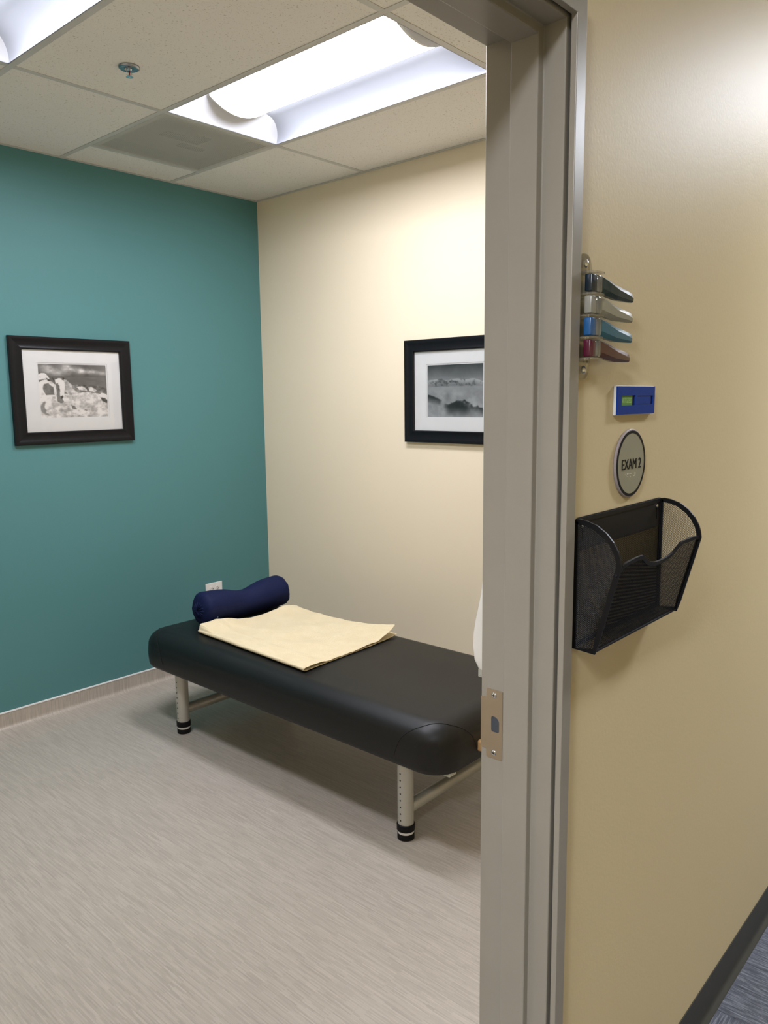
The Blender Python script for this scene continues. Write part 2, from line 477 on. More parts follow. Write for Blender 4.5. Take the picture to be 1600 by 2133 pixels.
# ------------------------------------------------------------------ door frame
door = root('door_1', (-2.54, (DW+DR)/2, 0), 'grey enamelled metal door frame with a strike plate', kind='structure')
JX, JX2, JZ = -2.085, -3.0, 2.120
def sweep_frame(name, prof, part_names):
    """prof (d, y): d outward from the opening; mitred jamb, head, jamb"""
    R = [(JX+d, y, 0.0) for d, y in prof]; RT = [(JX+d, y, JZ+d) for d, y in prof]
    LT = [(JX2-d, y, JZ+d) for d, y in prof]; L = [(JX2-d, y, 0.0) for d, y in prof]
    for nm, a, b in ((part_names[0], R, RT), (part_names[1], RT, LT), (part_names[0], LT, L)):
        g = G(); g.rings([a, b]); o = g.build(nm, M['frame'], door)
jp = [(0.024, -3.0885), (0.0, -3.0885), (0.0, -3.1433), (-0.016, -3.1433), (-0.016, -3.191), (-0.002, -3.191),
      (-0.002, -3.2276), (0.021, -3.2276), (0.021, -3.2285), (0.024, -3.2285)]
sweep_frame('frame', round_poly(jp, 0.0022, 3), ('jamb', 'head'))
cp = [(0.0215, -3.2262), (0.0215, -3.2330), (0.0015, -3.2330), (0.0015, -3.2432), (0.0298, -3.2432), (0.0298, -3.2262)]
sweep_frame('casing', round_poly(cp, 0.0012, 2), ('casing', 'head_casing'))
# strike plate
oy = [(-3.1325, 0.970), (-3.1005, 0.970), (-3.1005, 0.985), (-3.0892, 0.985), (-3.0892, 1.077), (-3.1005, 1.077), (-3.1005, 1.0935), (-3.1325, 1.0935)]
hole = round_poly([(-3.1265, 1.018), (-3.1105, 1.018), (-3.1105, 1.046), (-3.1200, 1.046), (-3.1265, 1.040)], 0.004, 4)
sp = extrude_poly('strike_plate', [round_poly(oy, 0.0012, 2), hole], lambda a, b, t: (t, a, b), JX-0.0016, JX+0.0005, M['satin'], door, 'brushed nickel strike plate')
ORG[sp.name] = ORG[door.name]
G().box(JX-0.0004, JX+0.0002, -3.1275, -3.1095, 1.017, 1.047).build('latch_pocket', plain('pocket_grey', sr(62, 68, 76), 0.5), sp)
for zz in (1.084, 0.9805):
    g = G().lathe([(0.0052, 0), (0.0050, 0.0010), (0.0030, 0.0016), (0.0001, 0.0017)], (JX-0.0015, -3.1160, zz), (-1, 0, 0), 18)
    s_ = g.build('screw', M['chrome'], sp, True)
    g = G()
    g.box(JX-0.0034, JX-0.0031, -3.1188, -3.1132, zz-0.0006, zz+0.0006); g.box(JX-0.0034, JX-0.0031, -3.1166, -3.1154, zz-0.0028, zz+0.0028)
    o = g.build('screw_slot', M['dark'], sp)

# ================================================================== LIGHTS (troffers, some of the corridor ones unseen and added)
LENS_R = emit('lens_glow', (0.95, 0.965, 1.06), ROOM_LIGHT)
LENS_H = emit('lens_glow_corridor', (0.90, 0.95, 1.06), HALL_LIGHT)
REFL = plain('reflector_darkened', (0.30, 0.31, 0.345), 0.5, var=0.01)  # white reflector coloured darker, so the lens light does not clip it
ENDP = plain('end_plate_white', (0.62, 0.63, 0.66), 0.5, var=0.01)
ENDC = plain('lens_end_plastic', (0.72, 0.69, 0.62), 0.5)
def troffer(cx, cy, along_x, lens_mat, label, group=None):
    r = root('ceiling_light', (cx, cy, H), label, 'ceiling light', group)
    hx, hy = 0.3045-TW+0.002, 0.6095-TW+0.002
    def P(x, y, z): return (cx+y, cy+x, H+z) if along_x else (cx+x, cy+y, H+z)
    HR = 0.085; lw = 0.142; ly = 0.505
    def wing_x(z):      # half width of the recess at height z (concave reflector)
        t = max(0.0, min(1.0, z/HR)); return hx-(hx-lw)*(1-math.sqrt(max(0, 1-t*t)))**0.9 if t < 1 else lw
    zs = [HR*(k/12) for k in range(13)]
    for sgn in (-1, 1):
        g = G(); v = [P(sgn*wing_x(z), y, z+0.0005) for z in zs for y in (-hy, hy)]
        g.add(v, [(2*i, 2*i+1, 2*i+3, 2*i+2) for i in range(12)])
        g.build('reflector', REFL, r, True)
    for sgn in (-1, 1):
        def ey(z): t = z/HR; return sgn*(hy-(hy-ly)*(t**1.3))
        g = G(); v = [P(s2*wing_x(z), ey(z), z+0.0005) for z in zs for s2 in (-1, 1)]
        g.add(v, [(2*i, 2*i+1, 2*i+3, 2*i+2) for i in range(12)])
        g.build('end_plate', ENDP, r, True)
    arc = [(lw*(k/10-1), 0.078-0.044*(1-(k/10-1)**2)) for k in range(21)]
    ln = G().rings([[P(x, y, z) for x, z in arc] for y in (-ly, ly)], False, False, closed=False).build('lens', lens_mat, r, True)
    for sgn in (-1, 1):
        arc2 = [(x*1.03, (z-0.078)*1.06+0.078) for x, z in arc]
        top = [(lw*1.03, HR), (-lw*1.03, HR)]
        g = G().rings([[P(x, sgn*y, z) for x, z in arc2+top] for y in (ly-0.004, ly+0.006)])
        g.build('lens_end', ENDC, r)
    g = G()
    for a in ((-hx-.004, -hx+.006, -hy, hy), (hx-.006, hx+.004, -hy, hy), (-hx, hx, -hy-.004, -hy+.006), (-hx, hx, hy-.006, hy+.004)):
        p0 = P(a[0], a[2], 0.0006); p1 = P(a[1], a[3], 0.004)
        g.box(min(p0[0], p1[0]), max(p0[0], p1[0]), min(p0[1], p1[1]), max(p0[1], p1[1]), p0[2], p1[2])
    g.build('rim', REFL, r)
    p0 = P(-hx, -hy, 0.09); p1 = P(hx, hy, 0.10)
    g = G().box(min(p0[0], p1[0]), max(p0[0], p1[0]), min(p0[1], p1[1]), max(p0[1], p1[1]), p0[2], p1[2])
    g.build('housing', M['white'], r)
    return r
troffer(-0.91, -1.50, False, LENS_R, 'recessed ceiling light with a curved glowing lens, next to the vent')
troffer(-2.13, -1.50, False, LENS_R, 'recessed ceiling light with a white reflector, separated from the vent by the sprinkler tile')
troffer(0.42, (HY0+HY1)/2, True, LENS_H, 'recessed corridor ceiling light whose glare shows on the tan wall', 'corridor ceiling lights')
for lx_, lb_ in ((-4.31, 'unseen recessed corridor ceiling light added just beyond the doorway, before the last one'), (-6.75, 'last added unseen recessed corridor ceiling light, next to the far corridor wall')):
    troffer(lx_, (HY0+HY1)/2, True, LENS_H, lb_, 'corridor ceiling lights')  # unseen fixtures, added to light the corridor wall and door jamb

# ------------------------------------------------------------------ vent
v = root('air_vent', ((VX0+VX1)/2, (VY0+VY1)/2, H), 'grey perforated square air vent set in the ceiling grid', 'vent')
a0, a1, b0, b1 = VX0+TW, VX1-TW, VY0+TW, VY1-TW
g = G().box(a0, a1, b0, b0+.022, H-.0005, H+.004, .0008); g.box(a0, a1, b1-.022, b1, H-.0005, H+.004, .0008)
g.box(a0, a0+.022, b0+.022, b1-.022, H-.0005, H+.004, .0008); g.box(a1-.022, a1, b0+.022, b1-.022, H-.0005, H+.004, .0008)
g.build('frame', plain('vent_enamel', sr(190, 186, 178), 0.5), v)
mk('perforated_face', [(a0+.02, b0+.02, H+.001), (a1-.02, b0+.02, H+.001), (a1-.02, b1-.02, H+.001), (a0+.02, b1-.02, H+.001)], [(0, 1, 2, 3)], M['perf'], v)
g = G().box(a0, a1, b0, b1, H+.055, H+.058); g.box(a0, a0+.003, b0, b1, H+.004, H+.055); g.box(a1-.003, a1, b0, b1, H+.004, H+.055)
g.box(a0, a1, b0, b0+.003, H+.004, H+.055); g.box(a0, a1, b1-.003, b1, H+.004, H+.055)
g.build('plenum_box', M['duct'], v)
cxv, cyv = (VX0+VX1)/2, (VY0+VY1)/2
for (dx, dy, lx, ly_) in ((-0.075, -0.05, 0.12, 0.07), (0.03, -0.075, 0.07, 0.11), (0.07, 0.04, 0.13, 0.05)):
    G().box(cxv+dx-lx/2, cxv+dx+lx/2, cyv+dy-ly_/2, cyv+dy+ly_/2, H+.012, H+.016).build('deflector', M['dark'], v)

# ------------------------------------------------------------------ sprinkler
sx, sy = -1.537, -1.184
s = root('fire_sprinkler', (sx, sy, H), 'chrome pendent fire sprinkler with a red bulb on the ceiling tile', 'sprinkler')
G().lathe([(0.010, 0.0), (0.014, -0.006), (0.030, -0.0075), (0.036, -0.004), (0.037, 0.004), (0.010, 0.004)], (sx, sy, H), n=32).build('escutcheon', plain('blue_chrome', (0.34, 0.36, 0.39), 0.25, 1.0), s, True)
G().lathe([(0.0095, 0), (0.0095, -0.008), (0.0075, -0.010), (0.0001, -0.010)], (sx, sy, H), n=16).build('body', M['chrome'], s)
G().lathe([(0.0001, -0.010), (0.0028, -0.012), (0.0030, -0.024), (0.0001, -0.028)], (sx, sy, H), n=12).build('bulb', plain('red_glass', sr(120, 24, 24), 0.1), s, True)
for q in (-1, 1):
    G().tube([(sx+q*.0085, sy, H-.008), (sx+q*.0095, sy, H-.018), (sx+q*.006, sy, H-.027), (sx, sy, H-.031)], 0.0014, 8).build('frame_arm', M['chrome'], s, True)
g = G().lathe([(0.0001, 0), (0.0125, -0.0005), (0.013, -0.002), (0.003, -0.003), (0.0001, -0.0045)], (sx, sy, H-.031), n=20)
g.build('deflector', M['chrome'], s)

# ================================================================== BENCH
BX0, BX1, BY0, BY1, BZ0, BZ1 = -1.206, -0.420, -2.322, -0.452, 0.300, 0.482
bench = root('treatment_bench', ((BX0+BX1)/2, (BY0+BY1)/2, 0), 'low black vinyl padded treatment bench on silver tube legs', 'bench')
ha, hb = (BX1-BX0)/2, (BY1-BY0)/2; bcx, bcy = (BX0+BX1)/2, (BY0+BY1)/2
RC = 0.115
def ring_pt(d, z, q, tt):
    """corner q (0..3), tt 0..1 around it"""
    r = max(RC-d, 0.02); a, b = ha-d, hb-d
    sx_, sy_ = ((-1, -1), (1, -1), (1, 1), (-1, 1))[q]
    base = (PI, 1.5*PI, 0, 0.5*PI)[q]; th = base+tt*PI/2
    return (bcx+sx_*(a-r)+r*math.cos(th), bcy+sy_*(b-r)+r*math.sin(th), z)
RTOP, RBOT = 0.085, 0.03
def prof(t):
    """t 0..1: underside edge -> side -> top edge; returns inset, height"""
    if t < 0.2:
        a = t/0.2*PI/2; return (RBOT*(1-math.sin(a)), BZ0+RBOT*(1-math.cos(a)))
    if t < 0.45:
        k = (t-0.2)/0.25; return (-0.003*math.sin(k*PI), BZ0+RBOT+k*(BZ1-0.072-BZ0-RBOT))
    a = (t-0.45)/0.55*PI/2; return (RTOP*(1-math.cos(a)), BZ1-0.072+0.072*math.sin(a))
def ring(d, z, n=10):
    return [ring_pt(d, z, q, k/n) for q in range(4) for k in range(n+1)]
prf = [prof(k/40) for k in range(41)]
prf += [(0.13, BZ1+0.002), (0.2, BZ1+0.0035), (0.28, BZ1+0.004), (0.36, BZ1+0.004)]
g = G(); g.rings([ring(d, z) for d, z in prf])
pad = g.build('pad', M['blackvinyl'], bench, True)
pad.data.polygons[-1].use_smooth = True
def pad_point(sl, t, q):
    """sl in -1..1 across corner q (arc plus straight runs), t profile"""
    d, z = prof(t); L = 0.10
    if abs(sl) <= 0.45: return Vector(ring_pt(d, z, q, 0.5+sl/0.9))
    e = Vector(ring_pt(d, z, q, 0.0 if sl < 0 else 1.0))
    other = Vector(ring_pt(d, z, (q-1) % 4 if sl < 0 else (q+1) % 4, 1.0 if sl < 0 else 0.0))
    return e+(other-e).normalized()*L*(abs(sl)-0.45)/0.55
seam_m = plain('seam_thread', (0.003, 0.003, 0.003), 0.9)
for q in range(4):
    path = []
    for k in range(41):
        u = k/40; sl = -1+2*u; hgt = math.sin(PI*u)**0.62
        p = pad_point(sl, 0.10+0.76*hgt, q); path.append(p)
    G().tube(path, 0.0014, 6).build('corner_seam', seam_m, pad, True)
LX0, LX1, LY0, LY1 = -1.140, -0.486, -2.109, -0.704
hole_m = M['dark']
for lx in (LX0, LX1):
    for ly in (LY0, LY1):
        lg = shade_auto(G().cyl((lx, ly, 0.050), (lx, ly, BZ0+0.012), 0.0295, 28).build('leg', M['steel'], bench))
        g = G()
        for k in range(8):
            z = 0.078+k*0.0256; sd = -1 if lx == LX0 else 1
            g.cyl((lx+sd*0.0285, ly, z), (lx+sd*0.0298, ly, z), 0.0032, 10)
        g.build('adjustment_holes', hole_m, lg, kind='stuff')
        shade_auto(G().lathe([(0.0325, 0.034), (0.0335, 0.036), (0.0335, 0.058), (0.031, 0.060), (0.028, 0.060)], (lx, ly, 0), n=28).build('collar', M['blackplastic'], lg))
        shade_auto(G().lathe([(0.028, 0.020), (0.0295, 0.021), (0.0295, 0.034), (0.028, 0.036)], (lx, ly, 0), n=28).build('spacer_ring', M['white'], lg))
        shade_auto(G().lathe([(0.029, 0.0), (0.0315, 0.002), (0.0315, 0.020), (0.030, 0.0235), (0.02, 0.0235)], (lx, ly, 0), n=28).build('foot', M['blackplastic'], lg))
for ly in (LY0, LY1):
    cb = shade_auto(G().cyl((LX0, ly, 0.114), (LX1, ly, 0.114), 0.0240, 24).build('crossbar', M['steel'], bench))
    g = G()
    for k in range(10):
        x = LX0+0.085+k*0.055
        g.lathe([(0.0032, 0), (0.002, 0.0012), (0.0001, 0.0016)], (x, ly-0.0170, 0.114-0.0163), (0, -0.73, -0.68), 8)
    g.build('rivets', M['steel'], cb, kind='stuff')
G().box(-1.125, -1.085, -2.296, -2.255, 0.286, 0.304, 0.003).build('corner_bracket', plain('clear_bracket', sr(190, 190, 178), 0.3), bench)
G().box(-0.998, -0.62, -2.362, -2.318, 0.348, 0.388, 0.006).build('end_bar', M['wood'], bench, label='tan wooden bar on the end of the pad')

# ------------------------------------------------------------------ bolster
def vnoise(shape, cells, seed):
    r = np.random.default_rng(seed); gr = r.random((cells[0]+2, cells[1]+2))
    y = np.linspace(0, cells[0], shape[0]); x = np.linspace(0, cells[1], shape[1])
    yi = np.minimum(y.astype(int), cells[0]-1); xi = np.minimum(x.astype(int), cells[1]-1)
    fy = (y-yi)[:, None]; fx = (x-xi)[None, :]; fy = fy*fy*(3-2*fy); fx = fx*fx*(3-2*fx)
    a = gr[yi][:, xi]; b = gr[yi][:, xi+1]; c = gr[yi+1][:, xi]; d = gr[yi+1][:, xi+1]
    return (a*(1-fx)+b*fx)*(1-fy)+(c*(1-fx)+d*fx)*fy
def fbm(shape, cells, seed, octs=4):
    o = np.zeros(shape); amp = 1; tot = 0
    for k in range(octs):
        o += amp*vnoise(shape, (cells[0]*2**k, cells[1]*2**k), seed+k); tot += amp; amp *= 0.55
    return o/tot
bl = root('bolster_pillow', (-0.730, -0.664, BZ1), 'navy blue cloth bolster pillow lying across the bench head', 'pillow')
BXL, BXR, BYC = -1.003, -0.452, -0.664
NS, NA = 60, 56
nz = fbm((NS+1, NA), (10, 8), 3); nz2 = fbm((NS+1, NA), (5, 22), 9, 2)
rs = []
for i in range(NS+1):
    u = i/NS; x = BXL+(BXR-BXL)*u
    e = min(u, 1-u)/0.075
    endf = 1.0 if e >= 1 else (1-(1-e)**2.6)**0.5
    rad = (0.083-0.017*math.exp(-((u-0.50)/0.19)**2))*max(endf, 0.02)
    wr = 0.012*max(0, 1-min(u, 1-u)/0.26)
    row = []
    for j in range(NA):
        th = 2*PI*j/NA
        rr = rad*(1+0.05*(nz[i, j]-0.5))+wr*(nz2[i, j]-0.5)*min(1, endf*1.5)
        y = BYC+rr*math.cos(th); z = BZ1+0.004+0.005+max(rad, 0.060 if min(u, 1-u) > 0.02 else 0.0)*0.94*(1 if endf > 0.9 else 0)+(0.074 if endf <= 0.9 else 0)+rr*math.sin(th)
        if z < BZ1+0.0045: z = BZ1+0.0045+(z-BZ1-0.0045)*0.05
        row.append((x, y, z))
    rs.append(row)
cover = G().rings(rs).build('cover', M['navy'], bl, True)
for xx, sg in ((BXL, -1), (BXR, 1)):
    g = G()
    for k in range(14):
        th = 2*PI*k/14
        p0 = Vector((xx+sg*0.0008, BYC+0.006*math.cos(th), BZ1+0.084+0.006*math.sin(th)))
        p1 = Vector((xx-sg*0.012, BYC+0.048*math.cos(th), BZ1+0.084+0.048*math.sin(th)))
        g.tube([p0, p0.lerp(p1, .5)+Vector((sg*.004, 0, 0)), p1], 0.003, 6)
    g.build('gathered_end', M['navy'], bl, True)
thread = [(-0.945+0.006*math.sin(k*2.1), BYC-0.0835*math.cos(-0.95+k*0.06)+0.002, BZ1+0.084+0.0855*math.sin(-0.95+k*0.06)) for k in range(11)]
G().tube(thread, 0.0011, 6).build('loose_thread', plain('pale_thread', sr(170, 172, 176), 0.8), bl, True)

# ------------------------------------------------------------------ towel (folded in two, fold along the open side of the bench)
c_f = Vector((-1.104, -1.545, 0)); c_l = Vector((-1.066, -0.752, 0)); c_r = Vector((-0.500, -1.520, 0)); c_t = Vector((-0.480, -0.802, 0))
NU, NV = 46, 44
tn = fbm((NV+1, 2*NU+9), (7, 14), 21); tn2 = fbm((NV+1, 2*NU+9), (14, 26), 33)
ZT = BZ1+0.0078
rows = []
for j in range(NV+1):
    vv = j/NV                                    # 0 near edge -> 1 far edge
    near = c_f.lerp(c_l, vv); far = c_r.lerp(c_t, vv); row = []
    ax = (far-near)
    far_lift = 0.028*max(0, (vv-0.80)/0.20)**1.5
    for i in range(2*NU+9):
        if i <= NU:                              # lower layer, from open edge to the fold
            u = 1-i/NU; p = near+ax*(0.012+u*0.992); z = ZT+0.001*tn[j, i]
            z += 0.010*max(0, (u-0.82)/0.18)**2*max(0, 1-vv*2.0)
        elif i < NU+8:                           # the fold
            a = (i-NU)/8*PI; p = near+ax*(0.012-0.014*math.sin(a)); z = ZT+0.0075*(1-math.cos(a))
        else:                                    # upper layer, back to the open edge
            u = (i-NU-8)/NU; p = near+ax*(0.012+u*0.972)
            puff = math.sin(min(1, u*6)*PI/2)*0.0
            z = ZT+0.015+0.013*(tn[j, i]-0.5)+0.006*(tn2[j, i]-0.5)-0.006*min(1, u*5)
            edge = max(0, 1-vv*5.0)
            z -= 0.002*edge*(1-max(0, (u-0.7)/0.3))
            cu = max(0, (u-0.70)/0.30)*max(0, 1-vv*1.6)
            z += 0.050*cu**2.0
            p = p-ax*0.018*cu**3+Vector((0, -0.006, 0))*cu**2
            hump = math.sin(u*PI*2.4+0.4)*0.5+0.6
            z += far_lift*hump*(1-0.6*max(0, (u-0.85)/0.15))
            z += 0.004*math.exp(-((u-0.16)/0.03)**2)
        row.append((p.x+0.006*(tn[j, min(i, 2*NU+8)]-0.5), p.y+(0.010*(tn2[3, i]-0.5) if j in (0, NV) else 0), max(z, BZ1+0.0075)))
    rows.append(row)
V = [q for r_ in rows for q in r_]; n = len(rows[0])
Fc = [(j*n+i, j*n+i+1, (j+1)*n+i+1, (j+1)*n+i) for j in range(NV) for i in range(n-1)]
tw = mk('folded_towel', V, Fc, M['towel'], None, True)
md = tw.modifiers.new('thickness', 'SOLIDIFY'); md.thickness = 0.0042; md.offset = 0.0
md = tw.modifiers.new('soft', 'SUBSURF'); md.levels = 1; md.render_levels = 1
tag(tw, 'cream terry towel folded in two on the black bench', 'towel')

# ================================================================== WALL THINGS IN THE ROOM
# pictures -----------------------------------------------------------------
def grad(a, pts):
    x = [p[0] for p in pts]; y = [p[1] for p in pts]; return np.interp(a, x, y)
def blur(a, n):
    for _ in range(n):
        p = np.pad(a, 1, mode='edge'); a = (p[:-2, 1:-1]+p[2:, 1:-1]+p[1:-1, :-2]+p[1:-1, 2:]+2*a)/6
    return a
def horses(hh, ww):
    """grey print: white horses' heads and surf under a cloudy sky"""
    Y, X = np.mgrid[0:1:hh*1j, 0:1:ww*1j]
    n1 = fbm((hh, ww), (4, 5), 40, 5); n2 = fbm((hh, ww), (9, 8), 50, 5); n3 = fbm((hh, ww), (20, 20), 60, 4); n4 = fbm((hh, ww), (30, 14), 95, 3)
    WX = X+0.035*(n2-0.5)+0.02*(n3-0.5); WY = Y+0.035*(fbm((hh, ww), (9, 8), 55, 4)-0.5)+0.02*(n4-0.5)
    def poly(pts, soft=1):
        ins = np.zeros((hh, ww), bool); n = len(pts)
        for a in range(n):
            (x0, y0), (x1, y1) = pts[a], pts[(a+1) % n]
            if y0 == y1: continue
            c = ((y0 > WY) != (y1 > WY)) & (WX < (x1-x0)*(WY-y0)/(y1-y0)+x0); ins ^= c
        return blur(ins.astype(float), soft)
    def put(img, pts, val, soft=1, tex=0.25): 
        k = poly(pts, soft); return img*(1-k)+k*np.clip(val+tex*(n3-0.5)+tex*0.8*(n2-0.5), 0.05, 0.97)
    def blob(cx, cy, rx, ry): return np.exp(-(((WX-cx)/rx)**2+((WY-cy)/ry)**2))
    img = 0.38+0.30*(n1-0.5)-0.08*Y                                  # storm sky with lit clouds
    cl = blob(0.45, 0.09, 0.10, 0.06)+0.8*blob(0.16, 0.11, 0.09, 0.06)+0.7*blob(0.62, 0.15, 0.10, 0.05)+0.8*blob(0.77, 0.15, 0.07, 0.04)+0.5*blob(0.30, 0.17, 0.16, 0.05)+0.5*blob(0.93, 0.17, 0.1, 0.04)
    img += 0.62*np.clip(cl, 0, 1.1)*np.clip(0.15+1.5*(n2-0.12), 0, 1.3)
    img = img*(1-0.9*np.clip((Y-0.225)/0.02, 0, 1))+np.clip((Y-0.225)/0.02, 0, 1)*0.9*(0.38+0.10*(n4-0.5)+0.12*np.clip(X-0.6, 0, 1))   # dark sea
    img = put(img, [(0.44, 0.40), (0.60, 0.385), (0.78, 0.40), (1.05, 0.46), (1.05, 0.62), (0.40, 0.56)], 0.40, 2, 0.45)       # far waves
    img = put(img, [(0.54, 0.43), (0.62, 0.42), (0.67, 0.46), (0.70, 0.51), (0.64, 0.50), (0.58, 0.48)], 0.80, 1, 0.5)
    img = put(img, [(0.70, 0.44), (0.76, 0.43), (0.84, 0.50), (0.80, 0.53), (0.73, 0.50)], 0.78, 1, 0.5)
    img = put(img, [(-0.1, 0.56), (0.30, 0.54), (0.46, 0.56), (0.66, 0.52), (0.82, 0.54), (1.1, 0.60), (1.1, 1.1), (-0.1, 1.1)], 0.76, 3, 0.45)    # foam
    img -= 0.30*np.clip(n1-0.52, 0, 1)*2.2*np.clip((Y-0.60)/0.1, 0, 1)
    img = put(img, [(0.34, 0.29), (0.40, 0.30), (0.47, 0.38), (0.50, 0.47), (0.58, 0.56), (0.44, 0.58), (0.36, 0.50)], 0.66, 2, 0.45)       # blown mane
    img = put(img, [(0.02, 0.36), (0.06, 0.30), (0.16, 0.30), (0.24, 0.38), (0.26, 0.55), (0.20, 0.60), (0.0, 0.60)], 0.84, 1, 0.4)         # back horse neck
    img = put(img, [(0.09, 0.37), (0.15, 0.36), (0.21, 0.44), (0.215, 0.56), (0.10, 0.57), (0.07, 0.46)], 0.42, 2, 0.2)
    img = put(img, [(0.00, 0.24), (0.04, 0.19), (0.10, 0.18), (0.14, 0.22), (0.165, 0.28), (0.14, 0.31), (0.10, 0.28), (0.03, 0.30)], 0.88, 1, 0.35)
    img = put(img, [(0.11, 0.26), (0.145, 0.285), (0.18, 0.32), (0.14, 0.325)], 0.25, 1, 0.1)
    img = put(img, [(0.24, 0.30), (0.29, 0.27), (0.35, 0.28), (0.37, 0.36), (0.365, 0.52), (0.35, 0.62), (0.36, 0.70), (0.30, 0.71), (0.26, 0.66), (0.25, 0.48)], 0.86, 1, 0.22)   # front horse head
    img = put(img, [(0.245, 0.36), (0.275, 0.36), (0.30, 0.46), (0.305, 0.60), (0.33, 0.64), (0.35, 0.70), (0.30, 0.715), (0.255, 0.68), (0.25, 0.5)], 0.45, 1, 0.15)
    img = put(img, [(0.20, 0.25), (0.225, 0.27), (0.25, 0.32), (0.23, 0.33)], 0.18, 1, 0.1)
    img = put(img, [(0.345, 0.25), (0.365, 0.27), (0.36, 0.32), (0.335, 0.30)], 0.15, 1, 0.1)
    img = put(img, [(0.275, 0.45), (0.29, 0.445), (0.29, 0.475), (0.275, 0.475)], 0.15, 1, 0.1)
    img = put(img, [(0.305, 0.60), (0.335, 0.58), (0.335, 0.63), (0.31, 0.64)], 0.22, 1, 0.1)
    img = put(img, [(0.84, 0.58), (0.90, 0.54), (0.97, 0.56), (1.0, 0.60), (0.99, 0.70), (0.90, 0.66), (0.84, 0.64)], 0.82, 1, 0.35)      # far right horse
    img = put(img, [(0.88, 0.62), (0.95, 0.62), (1.0, 0.68), (0.96, 0.72), (0.90, 0.68)], 0.28, 1, 0.3)
    img = put(img, [(0.02, 0.76), (0.06, 0.70), (0.10, 0.68), (0.08, 0.78), (0.10, 0.88), (0.16, 0.94), (0.08, 0.92), (0.03, 0.86)], 0.50, 3, 0.15)
    img = put(img, [(0.44, 0.74), (0.50, 0.76), (0.53, 0.83), (0.47, 0.82)], 0.42, 2, 0.3)
    sp = np.clip(n3-0.60, 0, 1)*6*blob(0.70, 0.80, 0.16, 0.08); img -= 0.6*np.clip(sp, 0, 1)
    return np.clip((img-0.5)*1.3+0.55, 0.05, 0.95)
def clouds(hh, ww):
    """grey print: a pale mountain range above and between dark cloud-wrapped ridges"""
    Y, X = np.mgrid[0:1:hh*1j, 0:1:ww*1j]; n1 = fbm((hh, ww), (4, 5), 70, 5); n2 = fbm((hh, ww), (9, 9), 80, 4); n3 = fbm((hh, ww), (18, 18), 90, 3)
    img = grad(Y, [(0, 0.20), (0.12, 0.36), (0.30, 0.56), (0.42, 0.62), (1, 0.66)])+0.14*(n1-0.5)
    ridge = 0.31-0.06*np.exp(-((X-0.26)/0.09)**2)-0.05*np.exp(-((X-0.62)/0.13)**2)-0.02*np.sin(X*17)+0.05*(n2-0.5)
    mt = np.clip((Y-ridge)/0.015, 0, 1)*np.clip((0.43-Y)/0.04, 0, 1)
    img = img*(1-mt)+mt*(0.74-0.55*np.clip(n3-0.48, 0, 1)*2-0.25*np.clip((Y-ridge)/0.12, 0, 1))
    d1 = 0.54+0.10*np.clip(X/0.25, 0, 1)+0.05*(n2-0.5); k = np.clip((Y-d1)/0.03, 0, 1)*np.clip((0.72+0.25*X-Y)/0.16, 0, 1)*np.clip((0.26+0.06*n1-X)/0.06, 0, 1)
    img = img*(1-k)+k*0.10
    d2 = 0.76-0.08*np.sin((X-0.3)*5)+0.16*(n2-0.5); k = np.clip((Y-d2)/0.04, 0, 1)*np.clip((0.98-Y)/0.2, 0, 1)*np.clip((X-0.30)/0.1, 0, 1)
    img = img*(1-k)+k*(0.12+0.5*np.clip(n1-0.45, 0, 1)*2)
    k = np.exp(-(((X-0.38)/0.06)**2+((Y-0.60)/0.09)**2)); img = img*(1-0.5*k)+0.5*k*0.3
    img += 0.20*(n2-0.5)*np.clip((Y-0.45)/0.1, 0, 1)
    return np.clip(img, 0.04, 0.95)
def print_mat(tint):
    t = NT('photographic_print'); a = t.new('ShaderNodeVertexColor', layer_name='tone')
    t.set(Base_Color=t.mix(1.0, a.outputs[0], tint, 'MULTIPLY'), Roughness=0.55); return t.m
M['glaze'] = clear_plastic('picture_glass', rough=0.03, gloss=0.06)
